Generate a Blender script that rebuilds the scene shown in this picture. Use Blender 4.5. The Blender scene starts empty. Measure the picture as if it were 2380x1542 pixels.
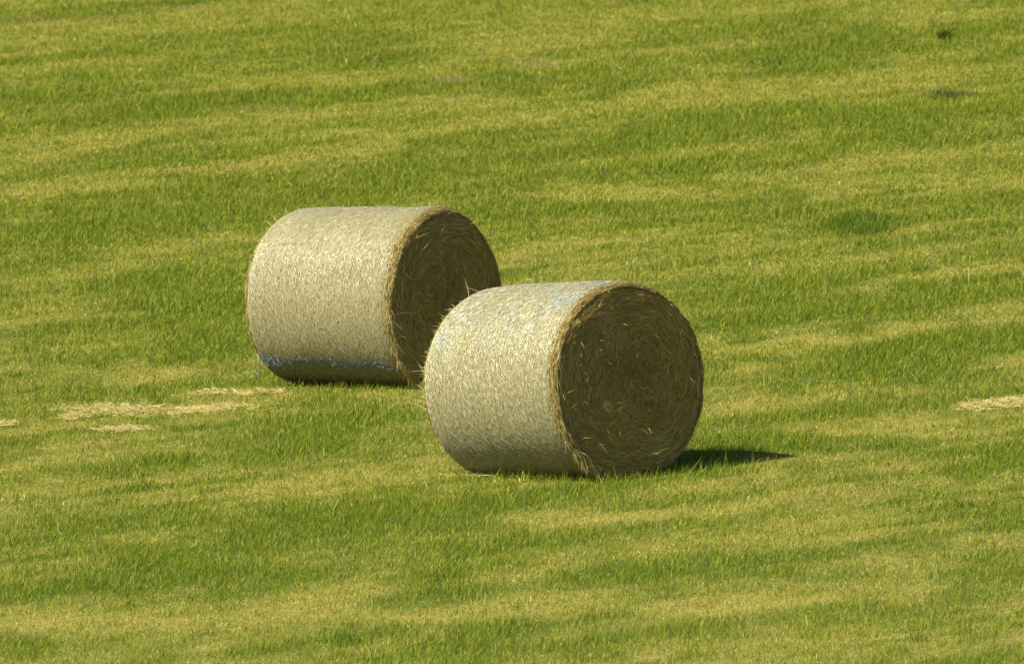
import bpy, math, numpy as np
from math import radians as R
PI = math.pi
C = bpy.context.scene.collection
sc = bpy.context.scene
rng = np.random.default_rng(11)

# ------------------------------------------------------------------ camera numbers (photo read at 2380 px wide)
W, H = 2380.0, 1542.0
F = 35800.0                      # focal length in those pixels
Z = 100.0                        # metres from the camera to the front bale
E = R(5.0)
cam_loc = np.array([0.0, -Z*math.cos(E), Z*math.sin(E)])
pitch = E - math.atan(327/F)     # downwards
yaw = math.atan(121/F)           # to the left
fwd = np.array([-math.sin(yaw)*math.cos(pitch), math.cos(yaw)*math.cos(pitch), -math.sin(pitch)])
right = np.array([math.cos(yaw), math.sin(yaw), 0.0])
upv = np.cross(right, fwd)

# ------------------------------------------------------------------ noise
def _hash(ix, iy, seed):
    h = (ix.astype(np.int64)*374761393 + iy.astype(np.int64)*668265263 + seed*1442695041) & 0xffffffff
    h = ((h ^ (h >> 13))*1274126177) & 0xffffffff
    h = (h ^ (h >> 16)) & 0xffffffff
    return h.astype(np.float64)/4294967295.0
def vnoise(x, y, seed=0):
    x = np.asarray(x, float); y = np.asarray(y, float)
    ix = np.floor(x); iy = np.floor(y); fx = x-ix; fy = y-iy
    fx = fx*fx*fx*(fx*(fx*6-15)+10); fy = fy*fy*fy*(fy*(fy*6-15)+10)
    a = _hash(ix, iy, seed); b = _hash(ix+1, iy, seed); c = _hash(ix, iy+1, seed); d = _hash(ix+1, iy+1, seed)
    return (a*(1-fx)+b*fx)*(1-fy) + (c*(1-fx)+d*fx)*fy      # 0..1
def fbm(x, y, seed=0, octv=3, gain=0.5):
    s = 0; a = 1; t = 0
    for k in range(octv):
        s = s + a*(vnoise(x*2**k+17.3*k, y*2**k-9.1*k, seed+k)-0.5); t += a*0.5; a *= gain
    return s/t                                              # about -1..1

# ------------------------------------------------------------------ terrain
MOW = R(40)                      # the mowing runs away to the right
def uv_mow(x, y):
    return x*math.cos(MOW)+y*math.sin(MOW), -x*math.sin(MOW)+y*math.cos(MOW)
def ground_z(x, y):
    x = np.asarray(x, float); y = np.asarray(y, float)
    u, v = uv_mow(x, y)
    b = 0.030*fbm(u/3.2, v/1.4, 5, 2) + 0.05*fbm(x/9, y/14, 9, 2)
    calm = 1 - np.exp(-((x)**2+(y)**2)/2.2) - np.exp(-((x+1.2)**2+(y-7)**2)/2.5)
    calm = np.clip(calm, 0, 1)
    fade = np.exp(-((x/80)**2+((y-20)/150)**2))
    hump = 0.055*np.exp(-((x-1.32)/0.58)**2-((y-1.1)/0.9)**2)
    return 0.052*60*np.tanh(x/60) + b*calm*fade + hump
def px_ray(px, py):
    return fwd*F + right*(px-W/2) - upv*(py-H/2)
def px_ground(px, py):
    d = px_ray(px, py); d = d/np.linalg.norm(d)
    t = cam_loc[2]/(-d[2])
    for _ in range(30):
        p = cam_loc + d*t
        g = float(ground_z(p[0], p[1]))
        t += (p[2]-g)/(-d[2]) * 0.8
    p = cam_loc + d*t
    return p

# ------------------------------------------------------------------ mesh helpers
def put(name, me, mats, parent=None):
    o = bpy.data.objects.new(name, me)
    for m in (mats if isinstance(mats, (list, tuple)) else [mats]): me.materials.append(m)
    C.objects.link(o); o.parent = parent
    return o
def tag(o, label=None, cat=None, group=None, kind=None):
    if label: o['label'] = label
    if cat: o['category'] = cat
    if group: o['group'] = group
    if kind: o['kind'] = kind
    return o
def tri_mesh(name, V, T, col=None, matidx=None, smooth=False):
    me = bpy.data.meshes.new(name)
    me.vertices.add(len(V)); me.vertices.foreach_set('co', np.ascontiguousarray(V, np.float32).ravel())
    me.loops.add(len(T)*3); me.loops.foreach_set('vertex_index', np.ascontiguousarray(T, np.int32).ravel())
    me.polygons.add(len(T)); me.polygons.foreach_set('loop_start', np.arange(0, len(T)*3, 3, dtype=np.int32))
    if matidx is not None: me.polygons.foreach_set('material_index', matidx.astype(np.int32))
    me.polygons.foreach_set('use_smooth', np.full(len(T), smooth))
    if col is not None:
        a = me.color_attributes.new('tint', 'BYTE_COLOR', 'POINT')
        c = np.ones((len(V), 4), np.float32); c[:, :3] = np.clip(col, 0, 1)
        a.data.foreach_set('color', c.ravel())
    me.update(calc_edges=True)
    return me
class Bag:
    """collects ribbons and tubes and links them as one mesh"""
    def __init__(s): s.V = []; s.T = []; s.c = []; s.m = []; s.n = 0
    def add(s, V, T, col, mi=0):
        s.V.append(V); s.T.append(T+s.n); s.n += len(V)
        s.c.append(np.broadcast_to(col, (len(V), 3))); s.m.append(np.full(len(T), mi))
    def kites(s, P0, P1, P2, S, w, col, mi=0, wb=0.35):
        """ribbons base->mid->tip: 5 corners, 3 triangles; S unit sideways vector, w width"""
        n = len(P0); w = np.broadcast_to(w, (n,))[:, None]*0.5
        V = np.stack([P0-S*w*wb*2*0.7, P0+S*w*wb*2*0.7, P1-S*w, P1+S*w, P2], 1).reshape(-1, 3)
        T = (np.array([[0, 1, 3], [0, 3, 2], [2, 3, 4]])[None] + (np.arange(n)*5)[:, None, None]).reshape(-1, 3)
        s.add(V, T, np.repeat(col, 5, 0) if np.ndim(col) == 2 else col, mi)
    def mesh(s, name, smooth=False):
        return tri_mesh(name, np.concatenate(s.V), np.concatenate(s.T), np.concatenate(s.c), np.concatenate(s.m), smooth)
def unit(v): return v/np.maximum(np.linalg.norm(v, axis=-1, keepdims=True), 1e-9)
def pick(cols, probs, n, jit=0.18, r=rng):
    cols = np.array(cols, float); k = r.choice(len(cols), n, p=np.array(probs[:len(cols)])/sum(probs[:len(cols)]))
    return cols[k]*(1+jit*np.clip(r.standard_normal((n, 1)), -2, 1.6))*(1+0.05*r.standard_normal((n, 3)))

# ------------------------------------------------------------------ materials
def mat(name):
    m = bpy.data.materials.new(name); m.use_nodes = True
    nt = m.node_tree; nt.nodes.clear()
    return m, nt, nt.nodes, nt.links
def straw_like(name, rough=0.6, spec=0.3, transl=0.15, sat_tint=(1, 1, 1), mottle=0.0, mscale=8):
    m, nt, N, L = mat(name)
    out = N.new('ShaderNodeOutputMaterial'); at = N.new('ShaderNodeAttribute'); at.attribute_name = 'tint'
    mul = N.new('ShaderNodeMix'); mul.data_type = 'RGBA'; mul.blend_type = 'MULTIPLY'; mul.inputs[0].default_value = 1
    mul.inputs[7].default_value = (*sat_tint, 1)
    L.new(at.outputs['Color'], mul.inputs[6])
    src = mul.outputs[2]
    if mottle:
        tc = N.new('ShaderNodeTexCoord'); nz = N.new('ShaderNodeTexNoise'); nz.inputs['Scale'].default_value = mscale
        nz.inputs['Detail'].default_value = 4
        mr = N.new('ShaderNodeMapRange'); mr.inputs[1].default_value = 0.3; mr.inputs[2].default_value = 0.7
        mr.inputs[3].default_value = 1-mottle; mr.inputs[4].default_value = 1+mottle
        L.new(tc.outputs['Object'], nz.inputs['Vector']); L.new(nz.outputs[0], mr.inputs[0])
        vm = N.new('ShaderNodeVectorMath'); vm.operation = 'SCALE'
        L.new(src, vm.inputs[0]); L.new(mr.outputs[0], vm.inputs['Scale']); src = vm.outputs[0]
    p = N.new('ShaderNodeBsdfPrincipled'); p.inputs['Roughness'].default_value = rough
    p.inputs['Specular IOR Level'].default_value = spec
    L.new(src, p.inputs['Base Color'])
    last = p.outputs[0]
    if transl:
        t = N.new('ShaderNodeBsdfTranslucent'); L.new(src, t.inputs['Color'])
        mx = N.new('ShaderNodeMixShader'); mx.inputs[0].default_value = transl
        L.new(p.outputs[0], mx.inputs[1]); L.new(t.outputs[0], mx.inputs[2]); last = mx.outputs[0]
    L.new(last, out.inputs['Surface'])
    return m
M_grass = straw_like('grass_blades', 0.5, 0.25, 0.30)
M_straw = straw_like('dry_straw', 0.55, 0.35, 0.2)
M_press = straw_like('pressed_hay', 0.85, 0.05, 0.0)
M_twine = straw_like('frayed_twine', 0.6, 0.3, 0.1)
M_net = straw_like('bale_net', 0.50, 1.0, 0.0)
for _n in M_net.node_tree.nodes:
    if _n.type == 'BSDF_PRINCIPLED': _n.inputs['Coat Weight'].default_value = 1.0; _n.inputs['Coat Roughness'].default_value = 0.45; _n.inputs['Coat IOR'].default_value = 1.7

def ground_material():
    m, nt, N, L = mat('field_soil')
    out = N.new('ShaderNodeOutputMaterial'); at = N.new('ShaderNodeAttribute'); at.attribute_name = 'tint'
    tc = N.new('ShaderNodeTexCoord')
    n1 = N.new('ShaderNodeTexNoise'); n1.inputs['Scale'].default_value = 30; n1.inputs['Detail'].default_value = 8
    n2 = N.new('ShaderNodeTexNoise'); n2.inputs['Scale'].default_value = 2.5; n2.inputs['Detail'].default_value = 6
    L.new(tc.outputs['Object'], n1.inputs['Vector']); L.new(tc.outputs['Object'], n2.inputs['Vector'])
    ramp = N.new('ShaderNodeValToRGB')
    ramp.color_ramp.elements[0].position = 0.35; ramp.color_ramp.elements[0].color = (0.45, 0.5, 0.35, 1)
    ramp.color_ramp.elements[1].position = 0.65; ramp.color_ramp.elements[1].color = (1.3, 1.25, 1.2, 1)
    L.new(n1.outputs[0], ramp.inputs[0])
    mul = N.new('ShaderNodeMix'); mul.data_type = 'RGBA'; mul.blend_type = 'MULTIPLY'; mul.inputs[0].default_value = 0.8
    L.new(at.outputs['Color'], mul.inputs[6]); L.new(ramp.outputs[0], mul.inputs[7])
    bp = N.new('ShaderNodeBump'); bp.inputs['Strength'].default_value = 0.8; bp.inputs['Distance'].default_value = 0.03
    L.new(n1.outputs[0], bp.inputs['Height'])
    p = N.new('ShaderNodeBsdfPrincipled'); p.inputs['Roughness'].default_value = 0.9; p.inputs['Specular IOR Level'].default_value = 0.1
    L.new(mul.outputs[2], p.inputs['Base Color']); L.new(bp.outputs[0], p.inputs['Normal'])
    L.new(p.outputs[0], out.inputs['Surface'])
    return m

# ------------------------------------------------------------------ how the sward grows
# lushness: hand-read patches of the photograph: (px, py, half width px, half height px, slope, strength)
# strength > 0 is lush green, < 0 is dry and short
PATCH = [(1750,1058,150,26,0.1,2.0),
 (110,240,150,30,.0,.8),(560,235,220,26,-.12,1.1),(460,255,120,20,-.1,.8),(850,240,140,18,-.05,.7),(840,130,160,28,-.05,.9),(1250,190,230,28,-.05,.6),
 (1440,205,110,20,0,.9),(1830,130,170,34,0,.9),(1980,98,90,18,0,1.0),(2330,130,80,30,0,.9),(2200,90,120,24,0,.6),(1750,55,180,16,0,.6),
 (460,400,240,34,-.1,.9),(300,350,160,26,-.1,.6),(1010,340,200,30,-.1,.7),(1450,340,200,30,-.1,.6),(1640,300,200,26,-.08,.8),(2160,300,260,34,-.1,.9),(1900,260,200,24,-.1,.7),
 (800,440,300,26,-.08,.9),(240,520,240,30,-.05,.9),(60,640,160,40,0,.7),(1250,480,200,30,0,.7),(1760,395,240,26,-.08,.6),(2300,470,120,34,-.05,1.0),(2000,515,130,22,0,1.7),
 (1700,510,160,24,0,.5),(2250,560,150,22,0,.5),(1480,570,260,26,-.05,.6),(1880,660,200,34,-.05,.7),(2200,700,280,34,-.08,.9),(1760,730,160,30,-.05,.7),
 (380,660,190,36,0,.7),(200,760,220,40,0,.6),(460,740,90,60,0,.9),(500,830,90,40,0,.8),(2080,830,320,30,-.08,1.1),(1700,840,70,14,0,.9),(2200,800,200,20,-.08,.7),
 (120,900,200,26,0,.5),(850,990,160,40,-.05,.9),(700,1000,200,30,0,.5),(600,1055,110,26,0,.9),(370,1055,70,12,0,1.5),(200,1070,140,20,0,.8),(450,1115,120,20,0,.9),(250,1200,180,36,0,.8),
 (80,1250,120,50,0,.5),(650,1235,160,50,-.2,.8),(900,1220,180,34,-.1,.8),(1050,1330,160,34,-.1,.9),(1300,1150,200,22,0,.5),(1850,1130,260,24,-.05,.6),(1650,1350,300,34,-.05,.8),
 (1450,1260,200,24,-.05,.5),(2240,1050,160,50,-.05,.6),(2300,1200,160,50,0,.6),(2100,1450,260,34,-.1,.5),(350,1330,300,36,-.08,.9),(820,1480,160,30,0,.8),(60,1500,160,30,0,.5),
 (1200,1500,220,24,-.1,.5),(1800,1010,200,26,-.05,.6),(1650,1060,90,26,0,.4),(2350,640,90,26,0,.5),(1150,1480,100,24,0,.6),(2280,1370,140,30,0,.5),(950,1100,60,20,0,.4),
 (120,60,260,16,0,-.6),(420,55,260,16,0,-.7),(720,30,200,14,0,-.4),(1500,35,300,16,0,-.4),(2000,40,300,14,0,-.4),(120,170,240,26,0,-.5),(700,185,260,18,-.05,-.8),(1000,100,200,14,-.08,-.8),
 (1250,110,200,14,-.08,-.5),(2100,170,260,24,0,-.9),(2300,190,200,10,0,-.8),(1120,230,240,16,-.1,-.7),(820,270,200,16,-.1,-.6),(1650,225,260,26,-.08,-.9),(1300,270,160,14,-.12,-.8),
 (1000,310,200,12,-.15,-.9),(750,355,180,12,-.15,-.9),(400,395,200,14,-.15,-.6),(100,430,160,18,-.1,-.6),(350,320,240,14,-.12,-.8),(60,330,160,16,0,-.4),
 (1450,450,110,14,-.05,-1.4),(1700,440,200,14,-.05,-.5),(1980,380,260,16,-.08,-.6),(2200,350,200,14,-.05,-.4),(1280,590,180,18,-.05,-.9),(1600,540,200,14,-.05,-.7),
 (2150,530,160,14,-.05,-.6),(300,600,240,18,-.1,-.8),(80,660,100,16,0,-.5),(1350,640,160,12,-.05,-.4),(1700,620,160,14,-.05,-.6),(2130,650,160,12,-.02,-1.1),(2320,620,120,14,0,-.6),
 (130,740,140,14,0,-1.0),(1800,800,200,14,-.1,-1.3),(1680,865,120,10,-.05,-1.0),(2100,770,200,12,-.05,-.6),(120,850,200,14,0,-.6),(430,880,200,14,0,-.4),
 (300,1110,200,14,-.05,-.6),(560,1100,160,16,-.02,-.9),(120,1140,160,20,0,-.6),(900,1100,200,20,-.03,-.5),(750,1150,200,24,-.05,-.8),(1850,1090,160,12,0,-.8),(1700,960,120,30,0,-.5),
 (1750,1165,260,16,-.06,-.9),(1300,1210,260,20,-.08,-.5),(2100,1100,200,18,-.05,-.6),(450,1260,160,20,-.1,-.5),(1000,1440,260,26,-.06,-.6),(1400,1390,260,22,-.06,-.6),(750,1400,200,24,-.06,-.7),
 (250,1430,300,26,-.05,-.6),(1900,1400,240,20,-.08,-.7),(2250,1290,160,24,-.03,-.8),(1900,1240,220,20,-.05,-.6),(1900,1500,260,30,-.05,-.7),(550,1500,200,20,0,-.5),(2150,1000,200,16,-.05,-.4),
 (40,1190,60,20,0,-.5),(2000,930,260,16,-.05,-.5),(560,930,140,14,0,-.6),
]
BARE = [(1045,183,40,5,1.0),(1250,150,55,6,.9),(2200,220,60,8,.8),(2190,655,40,4,.5),(430,22,70,5,.6),(1225,595,20,4,.5),(60,42,60,6,.6),(1430,15,60,5,.6),(1840,65,70,5,.6),(1330,98,60,5,.5),(1080,190,60,5,.6),(500,385,60,4,.5),(2170,1420,50,4,.4)]
PW = []
for (px, py, hw, hh, sl, st) in PATCH:
    sl = sl*0.5-(0.085 if py < 900 else 0.06)
    c = px_ground(px, py); a = px_ground(px+hw, py+sl*hw); b = px_ground(px, py-hh)
    PW.append((c[:2], (a-c)[:2], (b-c)[:2], st))
for (px, py, hw, hh, sl, st) in [(880,330,300,9,-.13,-1.0),(600,375,250,9,-.10,-.9),(1130,250,260,9,-.10,-1.0),(760,190,260,10,-.07,-.9),(1650,232,260,11,-.08,-1.0),
        (1400,448,130,9,-.05,-1.0),(1450,575,300,8,-.05,-.8),(1800,797,140,8,-.13,-1.0),(1640,872,200,7,-.05,-.8),(2250,163,160,8,-.02,-.9),(2000,432,220,8,-.05,-.7),
        (300,442,220,8,-.10,-.7),(520,60,260,7,-.03,-1.0),(250,330,260,8,-.10,-.7),(2150,650,160,7,-.03,-1.0),(1230,215,160,6,-.08,-.8),(1980,1010,240,8,-.06,-.6),(1500,1200,300,8,-.08,-.6),(650,1130,220,8,-.06,-.6)]:
    c = px_ground(px, py); a = px_ground(px+hw, py+sl*hw); b = px_ground(px, py-hh)
    PW.append((c[:2], (a-c)[:2], (b-c)[:2], st))
BW = []
for (px, py, hw, hh, st) in BARE:
    c = px_ground(px, py); a = px_ground(px+hw, py); b = px_ground(px, py-hh)
    BW.append((c[:2], (a-c)[:2], (b-c)[:2], st))
def patch_sum(x, y, PL, warp=0.35):
    s = np.zeros_like(x)
    wx = warp*fbm(x/0.8, y/1.6, 31, 2); wy = 3*warp*fbm(x/0.9+5, y/2.2, 37, 2)
    for (c, a, b, st) in PL:
        M = np.linalg.inv(np.array([[a[0], b[0]], [a[1], b[1]]]))
        dx = x-c[0]+wx; dy = y-c[1]+wy
        k = (M[0, 0]*dx+M[0, 1]*dy)**2 + (M[1, 0]*dx+M[1, 1]*dy)**2
        s += st*np.exp(-np.minimum(k, 30)*0.8)
    return s
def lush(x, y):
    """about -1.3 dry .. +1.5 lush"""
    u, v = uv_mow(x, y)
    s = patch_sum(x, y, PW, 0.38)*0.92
    s += 0.35*fbm(u/2.6, v/0.9, 51, 3) + 0.62*fbm(u/2.0, v/0.30, 57, 3) + 0.60*fbm(x/0.26, y/0.7, 61, 3)
    s += 0.16*np.cos(2*PI*v/2.75+1.0+0.8*fbm(u/5, v/5, 59, 1))
    return s*1.15 + 0.22
def bare(x, y):
    return np.clip(patch_sum(x, y, BW, 0.12)*1.3, 0, 1)

# ------------------------------------------------------------------ the ground, one sheet out to the horizon
def axis_lines(lo, hi, step, far, grow=1.35):
    mid = list(np.arange(lo, hi+1e-6, step)); a = []; d = step; x = lo
    while x > -far: d *= grow; x -= d; a.append(x)
    b = []; d = step; x = hi
    while x < far: d *= grow; x += d; b.append(x)
    return np.array(a[::-1]+mid+b)
gx = axis_lines(-9, 9, 0.15, 2500); gy = axis_lines(-18, 60, 0.2, 3500)
X, Y = np.meshgrid(gx, gy)
Vg = np.stack([X.ravel(), Y.ravel(), ground_z(X, Y).ravel()], 1)
nx_, ny_ = len(gx), len(gy)
i = (np.arange(ny_-1)[:, None]*nx_+np.arange(nx_-1)[None]).ravel()
Tg = np.concatenate([np.stack([i, i+1, i+1+nx_], 1), np.stack([i, i+1+nx_, i+nx_], 1)])
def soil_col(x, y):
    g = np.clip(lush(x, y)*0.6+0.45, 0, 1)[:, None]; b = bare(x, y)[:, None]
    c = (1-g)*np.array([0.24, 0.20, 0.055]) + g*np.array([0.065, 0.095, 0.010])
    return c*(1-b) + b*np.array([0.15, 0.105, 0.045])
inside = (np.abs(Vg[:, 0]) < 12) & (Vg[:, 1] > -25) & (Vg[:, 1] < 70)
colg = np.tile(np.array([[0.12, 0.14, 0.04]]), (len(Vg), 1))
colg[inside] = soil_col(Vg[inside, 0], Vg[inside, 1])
M_ground = ground_material()
tag(put('ground', tri_mesh('ground', Vg, Tg, colg, smooth=True), M_ground), kind='structure')

# ------------------------------------------------------------------ bales: where they lie
BALES = [
  dict(px=(1322, 1100), th=39.5, pit=2.6, D=1.265, Lb=1.36, seed=1),
  dict(px=(874, 889), th=51.5, pit=-0.6, D=1.265, Lb=1.30, seed=2),
]
for b in BALES: b['p'] = px_ground(*b['px'])

# ------------------------------------------------------------------ the grass
def in_bale(x, y, grow=0.0):
    hit = np.zeros(len(x), bool)
    for b in BALES:
        t = R(b['th']); dx = x-b['p'][0]; dy = y-b['p'][1]
        lx = dx*math.cos(t)+dy*math.sin(t); ly = -dx*math.sin(t)+dy*math.cos(t)
        hit |= (np.abs(lx) < 0.30+grow) & (np.abs(ly) < b['Lb']/2-0.02+grow)
    return hit
def near_base(x, y):
    """close to the foot of a bale, where the mower and baler left it longer"""
    s = np.zeros(len(x))
    for b in BALES:
        t = R(b['th']); dx = x-b['p'][0]; dy = y-b['p'][1]
        lx = dx*math.cos(t)+dy*math.sin(t); ly = -dx*math.sin(t)+dy*math.cos(t)
        d = np.maximum(np.abs(lx)-0.34, np.abs(ly)-b['Lb']/2)
        s = np.maximum(s, np.exp(-np.clip(d-0.02, 0, 9)**2/0.02))
    return s
def field_points(n, y0=-16, y1=68, margin=1.2, r=rng):
    """uniform over the wedge of field the photograph sees, and a margin to its sides"""
    yc = -cam_loc[1]
    u = r.random(n)
    d0, d1 = yc+y0, yc+y1
    d = np.sqrt(d0*d0+u*(d1*d1-d0*d0))*1.0
    # fewer but that many again nearby: distance weight toward the camera
    y = d-yc
    hw = d*(W/2/F)
    cx = -math.tan(yaw)*d
    x = cx + (r.random(n)*2-1)*(hw*margin+0.15)
    return x, y
GREEN = np.array([[0.160, 0.212, 0.006], [0.108, 0.160, 0.005], [0.20, 0.24, 0.010], [0.050, 0.082, 0.004]])
DRY = np.array([[0.52, 0.42, 0.085], [0.66, 0.55, 0.18], [0.38, 0.325, 0.045], [0.42, 0.28, 0.07]])
MIDC = np.array([[0.29, 0.295, 0.024], [0.37, 0.35, 0.06], [0.24, 0.255, 0.018]])
def grass(n, hmul=1.0):
    x, y = field_points(n)
    k = ~in_bale(x, y); x, y = x[k], y[k]
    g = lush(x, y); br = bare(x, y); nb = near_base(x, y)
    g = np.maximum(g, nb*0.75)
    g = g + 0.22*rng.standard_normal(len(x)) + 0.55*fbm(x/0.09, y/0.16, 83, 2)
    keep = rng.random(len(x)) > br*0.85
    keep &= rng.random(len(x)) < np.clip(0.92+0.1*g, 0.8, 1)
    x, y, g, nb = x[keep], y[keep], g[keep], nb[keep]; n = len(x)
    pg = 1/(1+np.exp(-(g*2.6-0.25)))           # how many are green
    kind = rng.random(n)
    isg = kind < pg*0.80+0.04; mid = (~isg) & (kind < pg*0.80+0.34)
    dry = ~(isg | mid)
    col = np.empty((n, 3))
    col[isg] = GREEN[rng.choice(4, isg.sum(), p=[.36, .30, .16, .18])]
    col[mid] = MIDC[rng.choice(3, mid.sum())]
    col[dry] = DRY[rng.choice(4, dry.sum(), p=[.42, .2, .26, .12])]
    col *= (1+0.16*rng.standard_normal((n, 1)))
    h = (0.021+0.015*np.clip(g, -0.8, 1.6))*(0.65+0.7*rng.random(n))
    h = np.where(dry, h*0.8, h)+0.004+0.045*nb*rng.random(n)
    cl = fbm(x/0.07, y/0.11, 77, 2); h = h*np.clip(1+0.55*cl+0.35*fbm(x/0.3, y/0.5, 79, 2), 0.35, 2)
    tall = (rng.random(n) < 0.010+0.016*np.clip(g, 0, 1.5)); h = np.where(tall, h*(1.6+0.9*rng.random(n))+0.012, h)
    h = np.clip(h, 0.012, 0.2)*hmul
    az = rng.random(n)*2*PI + 0*x; tilt = np.abs(rng.standard_normal(n))*0.62
    tilt = np.where(dry, tilt*1.9+0.25, tilt); tilt = np.clip(tilt, 0, 1.45)
    dirx = np.sin(tilt)*np.cos(az)+0.10; diry = np.sin(tilt)*np.sin(az); dz = np.cos(tilt)
    D_ = unit(np.stack([dirx, diry, dz], 1))
    P0 = np.stack([x, y, ground_z(x, y)-0.004], 1)
    L_ = h[:, None]*1.15
    P1 = P0+D_*L_*0.45
    D2 = unit(D_+np.stack([dirx*0.8, diry*0.8, -0.25*np.ones(n)], 1)*rng.random((n, 1)))
    P2 = P1+D2*L_*0.6
    P1[:, 2] = np.maximum(P1[:, 2], P0[:, 2]+0.006); P2[:, 2] = np.maximum(P2[:, 2], P0[:, 2]+0.008)
    a2 = rng.random(n)*2*PI
    S = np.stack([np.cos(a2), np.sin(a2), 0*a2], 1); S = unit(S-D_*np.sum(S*D_, 1, keepdims=True))
    dist = y-cam_loc[1]
    w = (0.0017+0.0021*rng.random(n))*np.clip(dist/100, 0.9, 1.4)**1.2
    B = Bag(); B.kites(P0, P1, P2, S, w, col)
    return B.mesh('grass')
NG = 3000000
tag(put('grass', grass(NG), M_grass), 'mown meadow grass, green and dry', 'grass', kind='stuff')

# ------------------------------------------------------------------ hay bales
HAYFACE = [[0.47, 0.34, 0.09], [0.32, 0.22, 0.05], [0.56, 0.43, 0.14], [0.19, 0.125, 0.03], [0.36, 0.28, 0.06], [0.60, 0.49, 0.20]]
HAYSIDE = [[0.35, 0.30, 0.125], [0.27, 0.225, 0.08], [0.42, 0.375, 0.19], [0.18, 0.14, 0.045], [0.31, 0.275, 0.095]]
HAYRIM = [[0.42, 0.325, 0.11], [0.34, 0.25, 0.07], [0.52, 0.43, 0.19], [0.24, 0.17, 0.045]]
def cross_r(phi, Rr):
    """radius of the sagged cross-section; phi 0 is up, the foot is squashed flat"""
    c = np.cos(phi); s = np.abs(np.sin(phi))
    low = np.clip(-c, 0, 1)
    bulge = 1+0.020*np.exp(-((np.abs(phi)-2.15)/0.45)**2)
    r = Rr*bulge
    flat = 0.955*Rr
    r = np.where(c < 0, np.minimum(r, flat/np.maximum(-c, 1e-3)), r)
    return r
def bale_pt(phi, y, Rr, Lb, off=0.0, seed=0):
    """point on the side of the bale; y along the axis; off outwards"""
    phw = (phi+PI) % (2*PI)-PI
    edge = np.clip((np.abs(y)-(Lb/2-0.07))/0.07, 0, 1.3)
    r = cross_r(phw, Rr) - 0.028*edge**2 + (0.010*fbm(phi*2.2+seed*7, y*3, 70+seed, 2)+0.008*fbm(phi*0.9+seed*3, y*1.2+5, 75+seed, 1))*np.clip(1.2-np.abs(phw)/PI*1.2, 0, 1) + off
    r = r*(1+0.016*(-y/Lb)) - 0.020*np.clip((y-(Lb/2-0.36))/0.36, 0, 1.1)**2 - 0.010*np.clip((-y-(Lb/2-0.3))/0.3, 0, 1.1)**2
    return np.stack([-r*np.sin(phi), y, r*np.cos(phi)+0.955*Rr], -1)
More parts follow.
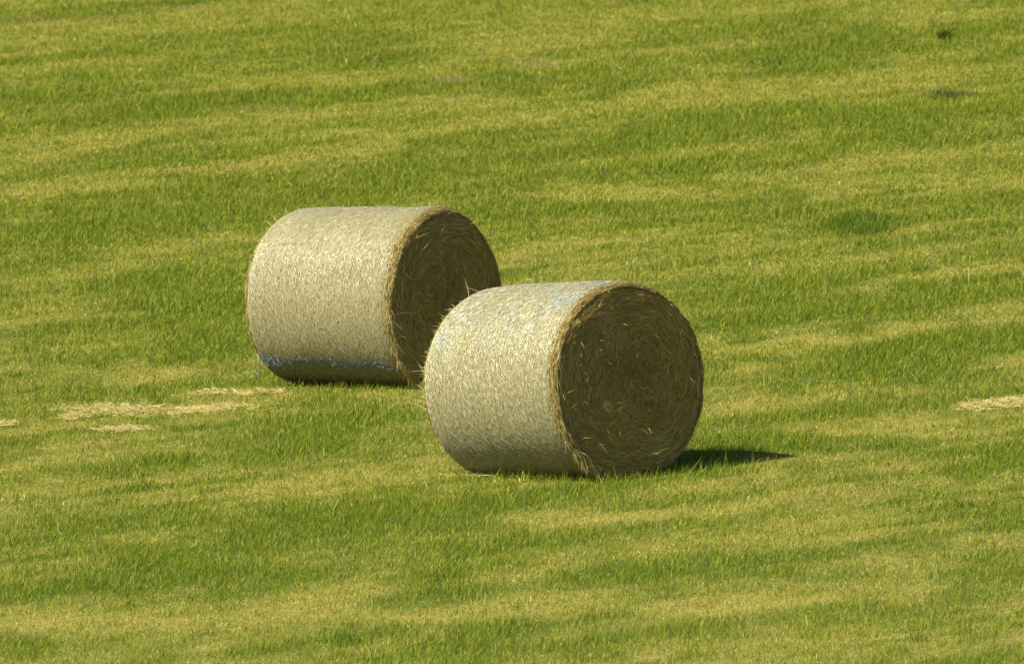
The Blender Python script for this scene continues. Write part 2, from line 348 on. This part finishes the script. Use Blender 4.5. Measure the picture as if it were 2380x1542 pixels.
def bale(b):
    sd = b['seed']; r = np.random.default_rng(100+sd)
    Rr = b['D']/2; Lb = b['Lb']; hl = Lb/2
    root = bpy.data.objects.new('hay_bale', None); C.objects.link(root)
    p = b['p']; root.location = (p[0], p[1], float(ground_z(p[0], p[1]))-0.008)
    root.rotation_mode = 'XYZ'
    # stand on the cross slope, then turn, the front end lifted a little
    from mathutils import Matrix
    slope = Matrix.Rotation(-math.atan(0.052), 4, 'Y')
    Mx = slope @ Matrix.Rotation(R(b['th']), 4, 'Z') @ Matrix.Rotation(-R(b['pit']), 4, 'X')
    root.rotation_euler = Mx.to_euler('XYZ')
    root.empty_display_size = 0.3
    # ---- core: the rolled hay
    B = Bag()
    ys = np.concatenate([np.linspace(-hl, -hl+0.1, 6), np.linspace(-hl+0.14, hl-0.14, 20), np.linspace(hl-0.1, hl, 6)])
    ph = np.linspace(-PI, PI, 181)[:-1]
    P, Yy = np.meshgrid(ph, ys)
    V = bale_pt(P, Yy, Rr, Lb, -0.006, sd)
    nr, nc = P.shape
    ii = np.arange(nr-1)[:, None]*nc+np.arange(nc)[None]; jj = np.arange(nr-1)[:, None]*nc+((np.arange(nc)+1) % nc)[None]
    T = np.concatenate([np.stack([ii, jj+nc, jj], -1).reshape(-1, 3), np.stack([ii, ii+nc, jj+nc], -1).reshape(-1, 3)])
    B.add(V.reshape(-1, 3), T, np.array([0.24, 0.19, 0.075]))
    n = 120000                                   # straws pressed flat under the net
    phi = r.random(n)*2*PI-PI; yy = (r.random(n)*2-1)*(hl-0.005)
    ang = r.normal(0, 0.75, n); ln = 0.012+0.04*r.random(n)**1.8
    stepc = (Lb-0.07)/int((Lb-0.07)/0.0150); dph = np.cos(ang)*ln/Rr; dy = np.sin(ang)*ln*0.7
    up = -0.001+0.0065*r.random(n)**1.3+0.0055*np.abs(np.sin(PI*(yy+hl-0.035)/stepc))
    def clampy(v): return np.clip(v, -hl-0.004, hl+0.004)
    A0 = bale_pt(phi-dph/2, clampy(yy-dy/2), Rr, Lb, up-0.0015, sd); A1 = bale_pt(phi, yy, Rr, Lb, up, sd)
    A2 = bale_pt(phi+dph/2, clampy(yy+dy/2), Rr, Lb, up-0.0015+0.002*r.random(n), sd)
    nrm = unit(np.stack([-np.sin(phi), 0*phi, np.cos(phi)], -1)); S = unit(np.cross(unit(A2-A0), nrm))
    S = unit(S+nrm*r.normal(0, 0.14, (n, 1)))
    B.kites(A0, A1, A2, S, 0.0013+0.0012*r.random(n), pick(HAYSIDE, [.34, .2, .18, .13, .15], n, 0.14, r), 0, 0.5)
    put('hay_core', B.mesh('hay_core'), M_press, root)
    # ---- net wrap: cords round the bale and a zigzag between them
    B = Bag()
    if sd == 1: blue_spots = [(0.86, 0.50, 0.16, 0.09, .45), (0.62, -0.40, 0.25, 0.25, .4), (0.40, -0.52, 0.35, 0.14, .45), (1.05, 0.56, 0.20, 0.05, .6), (0.68, 0.10, 0.34, 0.6, .42), (0.12, -.5, .3, .12, .35)]
    else: blue_spots = [(2.42, 0.0, 0.10, 3.0, .25), (1.22, 0.60, 0.10, 0.03, .5)]
    def netcol(phi, y, r):
        base = np.array([0.43, 0.415, 0.31])*(1+0.10*r.standard_normal((len(phi), 1)))
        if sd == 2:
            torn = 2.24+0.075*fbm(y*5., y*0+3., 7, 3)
            base[phi > torn] = np.array([0.09, 0.11, 0.11])  # doubled net tail below the tear, with the underside's shade painted into its colour
        pb = np.full(len(phi), 0.012)
        for (a, q, sa, sq, st) in blue_spots: pb = pb+st*np.exp(-((phi-a)/sa)**2-((y-q)/sq)**2)
        n_ = np.clip(0.7+1.2*fbm(phi*9, y*9, 90+sd, 2), 0, 1.6)
        k = r.random(len(phi)) < pb*n_
        base[k] = np.array([0.23, 0.36, 0.52])*(0.8+0.5*r.random((k.sum(), 1)))
        return base
    inset = 0.035
    nring = int((Lb-2*inset)/0.0150)
    for layer in range(2):
        for k in range(nring+1):
            y0 = -hl+inset+k*(Lb-2*inset)/nring+0.0015*layer
            m = 800; pp = np.linspace(-PI, PI, m+1)+r.random()*0.012
            wob = 0.002*np.sin(pp*5+k*1.3)+0.0015*r.standard_normal()
            a = pp[:-1]; c = pp[1:]
            Pa = bale_pt(a, np.clip(y0+wob[:-1], -hl, hl), Rr, Lb, 0.0062+0.002*layer, sd); Pc = bale_pt(c, np.clip(y0+wob[1:], -hl, hl), Rr, Lb, 0.0062+0.002*layer, sd)
            am0 = (a+c)/2; rl = r.uniform(-0.75, 0.75, m)[:, None]; S = np.array([[0, 1., 0]])*np.cos(rl)+np.stack([-np.sin(am0), 0*am0, np.cos(am0)], -1)*np.sin(rl)
            w = 0.0017
            V = np.stack([Pa-S*w/2, Pa+S*w/2, Pc+S*w/2, Pc-S*w/2], 1).reshape(-1, 3)
            T = (np.array([[0, 1, 2], [0, 2, 3]])[None]+(np.arange(m)*4)[:, None, None]).reshape(-1, 3)
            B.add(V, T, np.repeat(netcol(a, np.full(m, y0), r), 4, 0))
            # zigzag to the next cord
            if k < nring:
                st = (Lb-2*inset)/nring; q = 150
                a = np.linspace(-PI, PI, q+1)+r.random()*0.084; za = np.where(np.arange(q+1) % 2 == 0, y0, y0+st)
                Pa = bale_pt(a[:-1], np.clip(za[:-1], -hl, hl), Rr, Lb, 0.0090, sd); Pc = bale_pt(a[1:], np.clip(za[1:], -hl, hl), Rr, Lb, 0.0090, sd)
                am = (a[:-1]+a[1:])/2
                nr_ = np.stack([-np.sin(am), 0*am, np.cos(am)], -1); rl = w = 0.0010; rl = r.uniform(-1.1, 1.1, q)[:, None]; S = unit(np.cross(Pc-Pa, nr_))*np.cos(rl)+nr_*np.sin(rl)
                V = np.stack([Pa-S*w/2, Pa+S*w/2, Pc+S*w/2, Pc-S*w/2], 1).reshape(-1, 3)
                T = (np.array([[0, 1, 2], [0, 2, 3]])[None]+(np.arange(q)*4)[:, None, None]).reshape(-1, 3)
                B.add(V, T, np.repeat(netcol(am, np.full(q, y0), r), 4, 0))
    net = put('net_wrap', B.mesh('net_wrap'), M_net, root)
    # ---- torn blue edge of the net
    def curl(P0, n, step, r, pull, wid, col, B, out):
        pts = [np.array(P0)]; d = unit(r.standard_normal(3)); 
        for _ in range(n):
            d = unit(d+0.9*r.standard_normal(3)*np.array([.8, 1, .8])+pull); pts.append(pts[-1]+d*step)
        pts = np.array(pts); A = pts[:-1]; Cc = pts[1:]
        S = unit(np.cross(Cc-A, np.array(out))+1e-6)
        V = np.stack([A-S*wid/2, A+S*wid/2, Cc+S*wid/2, Cc-S*wid/2], 1).reshape(-1, 3)
        T = (np.array([[0, 1, 2], [0, 2, 3]])[None]+(np.arange(len(A))*4)[:, None, None]).reshape(-1, 3)
        B.add(V, T, np.array(col))
    if sd == 2:
        B = Bag()
        for k in range(16):
            y0, y1 = sorted(r.uniform(-hl+0.03, hl-0.03, 2)); m = max(int((y1-y0)/0.008), 4); yy = np.linspace(y0, y1, m)
            e = 2.235+0.075*fbm(yy*5., yy*0+3., 7, 3)+0.075*fbm(yy*22+k*3, yy*0+k, 8, 2)+0.015*r.standard_normal()
            Q = bale_pt(e, yy, Rr, Lb, 0.013, sd); A = Q[:-1]; Cc = Q[1:]; em = e[:-1]
            S = np.stack([-np.cos(em), 0*em, -np.sin(em)], -1); wd = 0.0022
            V = np.stack([A-S*wd/2, A+S*wd/2, Cc+S*wd/2, Cc-S*wd/2], 1).reshape(-1, 3)
            T = (np.array([[0, 1, 2], [0, 2, 3]])[None]+(np.arange(len(A))*4)[:, None, None]).reshape(-1, 3)
            B.add(V, T, np.array([[0.06, 0.15, 0.24], [0.10, 0.21, 0.31], [0.18, 0.30, 0.39]][k % 3]))
        for k in range(130):
            y = (r.random()*2-1)*(hl-0.03) if k % 3 else hl-0.03-abs(0.12*r.standard_normal())
            e = 2.235+0.075*float(fbm(np.array([y*5.]), np.array([3.]), 7, 3)[0])
            e += 0.04*r.standard_normal()
            P0 = bale_pt(np.array([e]), np.array([y]), Rr, Lb, 0.012, sd)[0]
            o = np.array([-math.sin(e), 0, math.cos(e)])
            c = [0.06, 0.14, 0.22] if r.random() < 0.7 else ([0.14, 0.27, 0.38] if r.random() < 0.75 else [0.36, 0.42, 0.46])
            curl(P0, r.integers(3, 8), 0.008, r, o*0.12+np.array([0, 0, -0.12]), 0.0018, c, B, [-0.8, -0.5, 0])
        for k in range(4):                     # the bit that hangs at the far end
            e = 2.2+0.06*r.standard_normal(); y = hl-0.03+0.01*r.standard_normal()
            P0 = bale_pt(np.array([e]), np.array([y]), Rr, Lb, 0.014, sd)[0]
            curl(P0, r.integers(9, 17), 0.012, r, np.array([-0.15, 0.25, -1.6]), 0.0014, [0.20, 0.28, 0.36], B, [-0.8, -0.5, 0])
        put('torn_netting', B.mesh('torn_netting'), M_twine, net)['label'] = 'frayed blue torn edge of the net'
    # ---- end faces
    for side in (-1, 1):
        B = Bag()
        def face_pt(rr, a, off):
            """rr 0..1 of the radius, a angle as phi; off outwards"""
            Rm = cross_r((a+PI) % (2*PI)-PI, Rr)*(1+0.016*(-side*0.5))-(0.030 if side > 0 else 0.020)
            x = -rr*Rm*np.sin(a); z = rr*Rm*np.cos(a)+0.955*Rr
            dome = 0.010*(1-rr**3)+0.010*fbm(rr*7+3*sd, a*1.5+np.sin(a)*2, 120+sd, 3)+0.034*fbm(x*5+9, z*5, 130+sd, 3)*(1-rr*0.75) 
            return np.stack([x, side*(hl+dome-0.012*np.clip((rr-0.93)/0.07, 0, 1)**2*2+off), z], -1)
        rr = np.linspace(0, 1, 40); aa = np.linspace(-PI, PI, 121)[:-1]
        A, Q = np.meshgrid(aa, rr); V = face_pt(Q, A, -0.012); nr, nc = A.shape
        ii = np.arange(nr-1)[:, None]*nc+np.arange(nc)[None]; jj = np.arange(nr-1)[:, None]*nc+((np.arange(nc)+1) % nc)[None]
        T = np.concatenate([np.stack([ii, jj+nc, jj], -1).reshape(-1, 3), np.stack([ii, ii+nc, jj+nc], -1).reshape(-1, 3)])
        if side > 0: T = T[:, ::-1]
        B.add(V.reshape(-1, 3), T, np.array([0.09, 0.062, 0.02]))
        n = 62000 if side < 0 else 16000
        q = np.sqrt(r.random(n))*0.995; a = r.random(n)*2*PI-PI
        dis = np.clip((0.72-q)/0.5, 0, 1)
        qx = q*np.sin(a); qz = q*np.cos(a)
        ang = r.normal(0, 1, n)*(0.26+0.55*dis)+(0.5+2.6*dis)*fbm(qx*5+7, qz*5+3, 150+sd, 2)
        ln = (0.05+0.14*r.random(n)**1.3)*(1-0.4*dis)
        Rm = Rr*np.maximum(q, 0.08)
        da = np.clip(np.cos(ang)*ln/Rm, -1.0, 1.0); dq = np.sin(ang)*ln/Rr
        off = r.random(n)**1.5*0.020
        def cq(v): return np.clip(v, 0.0, 1.0)
        A1 = face_pt(q, a, off+0.004)
        A0 = face_pt(cq(q-dq/2), a-da/2, off-0.006*r.random(n)); A2 = face_pt(cq(q+dq/2), a+da/2, off+(0.004+0.014*r.random(n)**2)*(0.4+dis))
        o = np.zeros((n, 3)); o[:, 1] = side
        S = unit(np.cross(unit(A2-A0)+1e-6, o)); S = unit(S+o*r.normal(0, 0.5, (n, 1)))
        B.kites(A0, A1, A2, S, 0.0016+0.0018*r.random(n), pick(HAYFACE, [.24, .20, .18, .20, .12, .06], n, 0.2, r), 0, 0.5)
        n = 5200 if side < 0 else 500              # thicker matted strands, messier to the middle
        q = np.sqrt(r.random(n))*0.97; a = r.random(n)*2*PI-PI; dis = np.clip((0.85-q)/0.5, 0, 1); qx = q*np.sin(a); qz = q*np.cos(a)
        ang = r.normal(0, 1, n)*(0.2+0.5*dis)+(0.3+3.0*dis)*fbm(qx*4+7, qz*4+3, 150+sd, 2); ln = 0.07+0.14*r.random(n)
        Rm = Rr*np.maximum(q, 0.15); da = np.clip(np.cos(ang)*ln/Rm, -.6, .6); dq = np.sin(ang)*ln/Rr; off = 0.012+0.014*r.random(n)*(0.5+dis)
        A0 = face_pt(cq(q-dq/2), a-da/2, off-0.012); A1 = face_pt(q, a, off); A2 = face_pt(cq(q+dq/2), a+da/2, off-0.004)
        o = np.zeros((n, 3)); o[:, 1] = side; S = unit(np.cross(unit(A2-A0)+1e-6, o)); S = unit(S+o*r.normal(0, 0.5, (n, 1)))
        B.kites(A0, A1, A2, S, 0.0019+0.0013*r.random(n), pick([HAYFACE[0], HAYFACE[2], HAYFACE[4], HAYFACE[1]], [.35, .2, .25, .2], n, 0.15, r), 0, 0.6)
        # stalks that stand out of the face
        n = 650 if side < 0 else 90
        q = np.sqrt(r.random(n))*0.97; a = r.random(n)*2*PI-PI
        A0 = face_pt(q, a, -0.005); d = unit(r.standard_normal((n, 3))*np.array([1, .35, 1])+np.array([0, side*0.22, -0.1]))
        ln = (0.05+0.12*r.random(n))[:, None]; A1 = A0+d*ln*0.5; A2 = A1+unit(d+0.35*r.standard_normal((n, 3)))*ln*0.5
        S = unit(np.cross(d, r.standard_normal((n, 3))))
        B.kites(A0, A1, A2, S, 0.0022+0.0012*r.random(n), pick([HAYFACE[5], HAYFACE[2], HAYFACE[4]], [.02, .3, .68], n, 0.15, r), 0, 0.5)
        put('end_face', B.mesh('end_face'), M_straw, root)
        # ---- the bushy edge outside the net
        B = Bag()
        n = 12000
        a = r.random(n)*2*PI-PI; t = r.random(n)     # t 0 on the side .. 1 on the face
        wob = 0.012*fbm(a*6, a*0+2.0, 140+sd, 3)
        ring = np.stack([np.cos(t*PI/2), np.sin(t*PI/2)], -1)
        def rim_pt(a, t, k):
            wob = (0.024 if side < 0 else 0.010)*fbm(a*7+3, a*0+2.0+side, 140+sd, 3)
            base = bale_pt(a, np.full(len(a), side*(hl-0.035)), Rr, Lb, 0, sd)
            nrm = np.stack([-np.sin(a), 0*a, np.cos(a)], -1)
            e = (0.024 if side < 0 else 0.016)*(1+0.5*fbm(a*2.5, a*0+9., 160+sd, 3))
            rad = -0.030+(e+wob*0.5)*np.cos(t*PI/2)+k*np.cos(t*PI/2)
            ax = ((0.040 if side < 0 else 0.028)+wob*0.6)*np.sin(t*PI/2)+k*np.sin(t*PI/2)
            pt = base+nrm*(rad+0.006)[:, None]; pt[:, 1] = base[:, 1]+side*(ax+0.006)
            return pt
        ln = 0.04+0.10*r.random(n); da = ln/Rr; dt = r.normal(0, 0.20, n)
        k = 0.008*r.random(n)
        A0 = rim_pt(a-da/2, np.clip(t-dt/2, -.1, 1.1), k-0.004); A1 = rim_pt(a, t, k+0.003); A2 = rim_pt(a+da/2, np.clip(t+dt/2, -.1, 1.1), k+0.008*r.random(n)**2)
        S = unit(np.cross(A2-A0, r.standard_normal((n, 3))))
        B.kites(A0, A1, A2, S, 0.0022+0.0022*r.random(n), pick(HAYRIM, [.36, .28, .2, .16], n, 0.18, r), 0, 0.5)
        n = 2600                                    # frayed ends
        a = r.random(n)*2*PI-PI; t = np.clip(r.random(n)*1.1-0.1, 0, 1)
        A0 = rim_pt(a, t, np.zeros(n)); nrm = np.stack([-np.sin(a), 0*a, np.cos(a)], -1); tan = np.stack([-np.cos(a), 0*a, -np.sin(a)], -1)
        d = unit(tan*r.normal(0.7, 0.9, (n, 1))+nrm*np.abs(r.normal(0.35, 0.3, (n, 1)))+np.array([0, side, 0])*r.normal(0.35, 0.4, (n, 1))+np.array([0, 0, -0.25]))
        ln = (0.012+0.05*r.random(n)**3)[:, None]; A1 = A0+d*ln*0.55; A2 = A1+unit(d+np.array([0, 0, -0.3]))*ln*0.45
        S = unit(np.cross(d, r.standard_normal((n, 3))))
        B.kites(A0, A1, A2, S, 0.0018+0.0010*r.random(n), pick(HAYRIM, [.3, .1, .55, .05], n, 0.15, r), 0, 0.5)
        if side < 0:
            n = 700
            cl = r.choice(r.uniform(1.2, 2.9, 16), n)+0.05*r.standard_normal(n)
            A0 = rim_pt(cl, r.random(n)*0.8, 0.006*r.random(n)); tan = np.stack([-np.cos(cl), 0*cl, -np.sin(cl)], -1)
            d = unit(tan*0.6+np.array([0, -0.25, -0.75])+0.25*r.standard_normal((n, 3))); ln = (0.03+0.09*r.random(n))[:, None]
            A1 = A0+d*ln*0.5; A2 = A1+unit(d+np.array([0, 0.1, -0.35]))*ln*0.5; S = unit(np.cross(d, r.standard_normal((n, 3))))
            B.kites(A0, A1, A2, S, 0.0020+0.0012*r.random(n), pick(HAYRIM, [.35, .25, .3, .1], n, 0.15, r), 0, 0.5)
        put('straw_rim', B.mesh('straw_rim'), M_straw, root)
    # ---- loose stalks that stick out
    B = Bag()
    def stalk(P0, d, ln, bend, w, col):
        P0 = np.array([P0], float); d = unit(np.array([d], float)); P1 = P0+d*ln*0.5; P2 = P1+unit(d+np.array([bend]))*ln*0.5
        S = unit(np.cross(d, np.array([[0.6, 0.75, 0.2]])))
        B.kites(P0, P1, P2, S, w, np.array([col]), 0, 0.6)
    pale = [0.60, 0.52, 0.27]
    n = 260
    phi = r.normal(0.6, 1.3, n); yy = (r.random(n)*2-1)*(hl-0.01)
    A0 = bale_pt(phi, yy, Rr, Lb, 0.004, sd); nrm = np.stack([-np.sin(phi), 0*phi, np.cos(phi)], -1)
    d = unit(r.standard_normal((n, 3))+nrm*0.15); d = d-nrm*np.minimum(0, np.sum(d*nrm, 1, keepdims=True))
    ln = (0.02+0.05*r.random(n)**2)[:, None]
    A1 = A0+d*ln*0.5+nrm*0.004; A2 = A1+d*ln*0.45
    B.kites(A0, A1, A2, unit(np.cross(d, nrm)+1e-6), 0.0018, pick([pale, [0.48, 0.40, 0.17]], [.3, .7], n, 0.12, r), 0, 0.6)
    if sd == 1:
        for k in range(16):                      # the tuft at the far end of the lit side
            a = 1.62+0.16*r.standard_normal(); P0 = bale_pt(np.array([a]), np.array([hl-0.01]), Rr, Lb, 0.0, sd)[0]
            stalk(P0, [-0.55+0.25*r.standard_normal(), 0.7+0.2*r.standard_normal(), -0.15+0.45*r.standard_normal()], 0.05+0.12*r.random(), [0, 0, -0.15], 0.0026, pale)
        for k in range(26):
            a = 1.1+0.7*r.standard_normal(); P0 = bale_pt(np.array([a]), np.array([hl-0.01]), Rr, Lb, 0.0, sd)[0]
            stalk(P0, [-math.sin(a)+0.3*r.standard_normal(), 0.7, math.cos(a)+0.3*r.standard_normal()-0.2], 0.02+0.05*r.random(), [0, 0, -0.2], 0.0022, pale)
        P0 = bale_pt(np.array([0.30]), np.array([hl-0.02]), Rr, Lb, 0, sd)[0]
        stalk(P0, [0.0, 0.1, 1], 0.15, [-0.3, 0.1, 0.2], 0.0034, pale)
        P0 = bale_pt(np.array([0.12]), np.array([hl-0.03]), Rr, Lb, 0, sd)[0]
        stalk(P0, [-0.8, 0.6, 0.45], 0.13, [-0.2, 0.1, 0.1], 0.0034, pale)
        P0 = bale_pt(np.array([-0.9]), np.array([-hl+0.02]), Rr, Lb, 0, sd)[0]
        stalk(P0, [1, -0.3, 0.35], 0.09, [0.1, 0, -0.5], 0.0034, pale)
    else:
        for k in range(14):                      # wisps along the far edge, up to the left
            a = 0.9+0.55*r.standard_normal(); P0 = bale_pt(np.array([a]), np.array([hl-0.01]), Rr, Lb, 0, sd)[0]
            stalk(P0, [-math.sin(a)+0.5*r.standard_normal(), 0.8, math.cos(a)+0.4*r.standard_normal()], 0.03+0.07*r.random(), [0, 0, 0.1], 0.0022, pale)
        for k in range(2):
            P0 = bale_pt(np.array([1.66+0.05*k]), np.array([-hl]), Rr, Lb, 0, sd)[0]
            stalk(P0, [0.75-0.25*k, -0.6, 0.12-0.75*k], 0.22-0.09*k, [0.1, 0, -0.35], 0.0032, [0.66, 0.58, 0.32])
    put('loose_straw', B.mesh('loose_straw'), M_straw, root)['kind'] = 'stuff'
    return root
r1 = bale(BALES[0]); tag(r1, 'nearer round hay bale, faint blue patches on top of its pale net', 'hay bale', 'round hay bales in the field')
r2 = bale(BALES[1]); tag(r2, 'farther round hay bale behind on the left, torn blue net edge low on its side', 'hay bale', 'round hay bales in the field')

# ------------------------------------------------------------------ loose hay left on the field, one thing per heap
def heap(name, label, blobs, per, seed, group='wisps of hay left on the field'):
    r = np.random.default_rng(seed); B = Bag(); c0 = None
    for (px, py, hw, hh) in blobs:
        c = px_ground(px, py); a = (px_ground(px+hw*0.95, py-0.05*hw)-c)[:2]; bb = (px_ground(px, py-hh*0.8)-c)[:2]
        if c0 is None: c0 = c
        n = int(per*hw)
        t = r.standard_normal((n, 2))*0.62; t = t[r.random(n) < np.clip(0.38+1.3*fbm(t[:, 0]*2.5+seed, t[:, 1]*2.5, seed, 2), 0.05, 1)]; n = len(t)
        x = c[0]+a[0]*t[:, 0]+bb[0]*t[:, 1]; y = c[1]+a[1]*t[:, 0]+bb[1]*t[:, 1]
        hgt = 0.010*np.exp(-0.5*(t**2).sum(1))*(0.7+0.6*fbm(x*3, y*1.2, seed, 2))
        z = ground_z(x, y)+0.006+np.clip(hgt, 0, 1)*r.random(n)**0.5+0.012*r.random(n)
        az = r.normal(0.3, 0.9, n); el = r.normal(0, 0.22, n); ln = (0.04+0.10*r.random(n))[:, None]
        d = np.stack([np.cos(az)*np.cos(el), np.sin(az)*np.cos(el), np.sin(el)], 1)
        P1 = np.stack([x, y, z], 1)-c0; P0 = P1-d*ln/2; P2 = P1+unit(d+0.25*r.standard_normal((n, 3)))*ln/2
        S = unit(np.cross(d, r.standard_normal((n, 3))+np.array([0, 0, 1.5])))
        B.kites(P0, P1, P2, S, 0.0022+0.002*r.random(n), pick([[0.55, 0.46, 0.18], [0.45, 0.37, 0.13], [0.62, 0.54, 0.26], [0.33, 0.26, 0.08]], [.35, .3, .2, .15], n, 0.14, r), 0, 0.6)
    o = put(name, B.mesh(name), M_straw); o.location = c0
    tag(o, label, 'loose hay', group)
heap('loose_hay', 'widest pale wisp of cut hay, on the grass left of the farther bale', [(235, 950, 85, 9), (300, 957, 70, 8), (180, 970, 25, 4)], 40, 301)
heap('loose_hay', 'flat oval wisp of pale hay just below left of the farther bale', [(485, 955, 75, 9), (540, 950, 30, 5)], 55, 302)
heap('loose_hay', 'small tan wisp of hay lying below the widest one', [(290, 1000, 45, 5)], 38, 303)
heap('loose_hay', 'thin broken streak of hay near the foot of the farther bale', [(500, 916, 50, 4), (610, 915, 50, 4)], 24, 304)
heap('loose_hay', 'pale hay wisp at the right edge of the field', [(2290, 944, 55, 8), (2355, 936, 45, 8)], 50, 305)
heap('loose_hay', 'few fallen straws at the foot of the farther bale, between both bales', [(945, 895, 20, 4)], 14, 307)
heap('loose_hay', 'scattered straws fallen along the front foot of the nearer bale', [(1190, 1102, 120, 5), (1400, 1104, 60, 4)], 7, 308)
heap('loose_hay', 'low hay wisp cut by the left edge of the field', [(8, 989, 26, 5)], 34, 306)

# ------------------------------------------------------------------ tufts
def tuft(px, py, n, hgt, spread, label, seed, cols=None, lean=0.35, cat='grass tuft', name='grass_tuft', w=0.0038, depth=2.0, group='taller tufts of grass'):
    r = np.random.default_rng(seed); c = px_ground(px, py); B = Bag()
    t = r.standard_normal((n, 2))*np.array([spread, spread*depth])
    x = c[0]+t[:, 0]; y = c[1]+t[:, 1]
    P0 = np.stack([x, y, ground_z(x, y)-0.003], 1)-c
    fall = np.exp(-0.35*((t/np.array([spread, spread*depth]))**2).sum(1))
    h = (hgt*(0.35+0.6*r.random(n))*fall)[:, None]
    d = unit(np.stack([r.normal(0.05, lean, n), r.normal(0, lean, n), np.ones(n)], 1))
    P1 = P0+d*h*0.5; P2 = P1+unit(d+np.stack([r.normal(0.1, .4, n), r.normal(0, .4, n), np.zeros(n)], 1))*h*0.55
    a2 = r.random(n)*PI; S = unit(np.cross(d, np.stack([np.cos(a2), np.sin(a2), 0*a2], 1)))
    col = pick(cols or [[0.10, 0.155, 0.008], [0.145, 0.20, 0.010], [0.07, 0.115, 0.008], [0.22, 0.25, 0.02]], [.35, .3, .2, .15], n, 0.15, r)
    B.kites(P0, P1, P2, S, w*(0.8+0.5*r.random(n)), col, 0, 0.5)
    o = put(name, B.mesh(name), M_grass); o.location = c
    tag(o, label, cat, group)
tuft(2000, 526, 2800, 0.17, 0.18, 'broad dark green clump of long grass, right of the bales', 401, depth=5, cols=[[0.085, 0.14, 0.006], [0.12, 0.17, 0.007], [0.05, 0.09, 0.005]])
tuft(1800, 150, 900, 0.13, 0.16, 'tall loose tuft of green grass high up the field on the right', 402, w=0.006, depth=3)
tuft(1045, 1345, 260, 0.15, 0.09, 'upright tuft of blades in the foreground below the bales', 403)
tuft(655, 1112, 60, 0.15, 0.05, 'small upright sparse tuft left of the nearer bale, below the farther bale', 404)
tuft(330, 1135, 260, 0.10, 0.12, 'low dark green tuft in the lower left of the field', 405)
tuft(470, 780, 160, 0.15, 0.10, 'thin tall blades just left of the farther bale', 406)
tuft(800, 1498, 200, 0.14, 0.08, 'green tuft at the very bottom edge of the field, left of the middle', 407)
tuft(365, 1070, 500, 0.08, 0.14, 'dark flattened tuft below the pale hay wisps on the left', 408, depth=3)
tuft(255, 1215, 300, 0.09, 0.12, 'bushy bright tuft low in the left foreground', 409)
tuft(2130, 1490, 50, 0.17, 0.04, 'thin spiky tuft near the bottom right corner', 410)
tuft(870, 140, 600, 0.11, 0.16, 'long grass tuft high up the field, above the farther bale', 411, w=0.006, depth=3)
tuft(2230, 1180, 260, 0.11, 0.10, 'fresh tuft low on the right side of the field', 412)
tuft(2193, 92, 110, 0.22, 0.028, 'small dark leafy weed standing alone near the top right corner', 413, cols=[[0.06, 0.085, 0.006], [0.085, 0.115, 0.007], [0.045, 0.06, 0.005]], lean=0.55, cat='weed', name='weed', w=0.012, depth=1, group=None)
tuft(2200, 226, 700, 0.12, 0.17, 'dark olive low strip of coarse grass near the upper right edge', 415, cols=[[0.065, 0.095, 0.012], [0.10, 0.125, 0.016], [0.05, 0.065, 0.010]], depth=2, w=0.005)
tuft(1650, 858, 600, 0.10, 0.13, 'dark tuft beside the right side of the nearer bale', 414, depth=3)

# ------------------------------------------------------------------ camera, light, sky
from mathutils import Matrix, Vector
cd = bpy.data.cameras.new('camera'); cam = bpy.data.objects.new('camera', cd); C.objects.link(cam)
cd.sensor_width = 36; cd.lens = 36*F/W; cd.clip_start = 1; cd.clip_end = 6000
Mc = Matrix.Identity(4)
for k in range(3):
    Mc[k][0] = right[k]; Mc[k][1] = upv[k]; Mc[k][2] = -fwd[k]; Mc[k][3] = cam_loc[k]
cam.matrix_world = Mc
cd.dof.use_dof = True; cd.dof.focus_distance = 100.0; cd.dof.aperture_fstop = 13
sc.camera = cam

AL, EL = 30.5, 48.3             # sun: from the left, a little to the camera's side
sv = Vector((-math.cos(R(AL))*math.cos(R(EL)), -math.sin(R(AL))*math.cos(R(EL)), math.sin(R(EL))))
sd_ = bpy.data.lights.new('sun', 'SUN'); sun = bpy.data.objects.new('sun', sd_); C.objects.link(sun)
sd_.energy = 5.0; sd_.angle = R(0.53); sd_.color = (1.0, 0.955, 0.72)
sun.rotation_euler = sv.to_track_quat('Z', 'Y').to_euler(); sun.location = (-20, -20, 30)
w = bpy.data.worlds.new('World'); sc.world = w; w.use_nodes = True
N = w.node_tree.nodes; L = w.node_tree.links
bg = N['Background']; sky = N.new('ShaderNodeTexSky'); sky.sky_type = 'NISHITA'; sky.sun_disc = False
sky.sun_elevation = R(EL); sky.sun_rotation = math.atan2(sv.x, sv.y)
L.new(sky.outputs[0], bg.inputs['Color']); bg.inputs['Strength'].default_value = 0.060
sc.view_settings.view_transform = 'Standard'; sc.view_settings.look = 'None'; sc.view_settings.gamma = 1
sc.view_settings.exposure = 0.98
sc.cycles.max_bounces = 6; sc.cycles.diffuse_bounces = 4; sc.cycles.transmission_bounces = 4
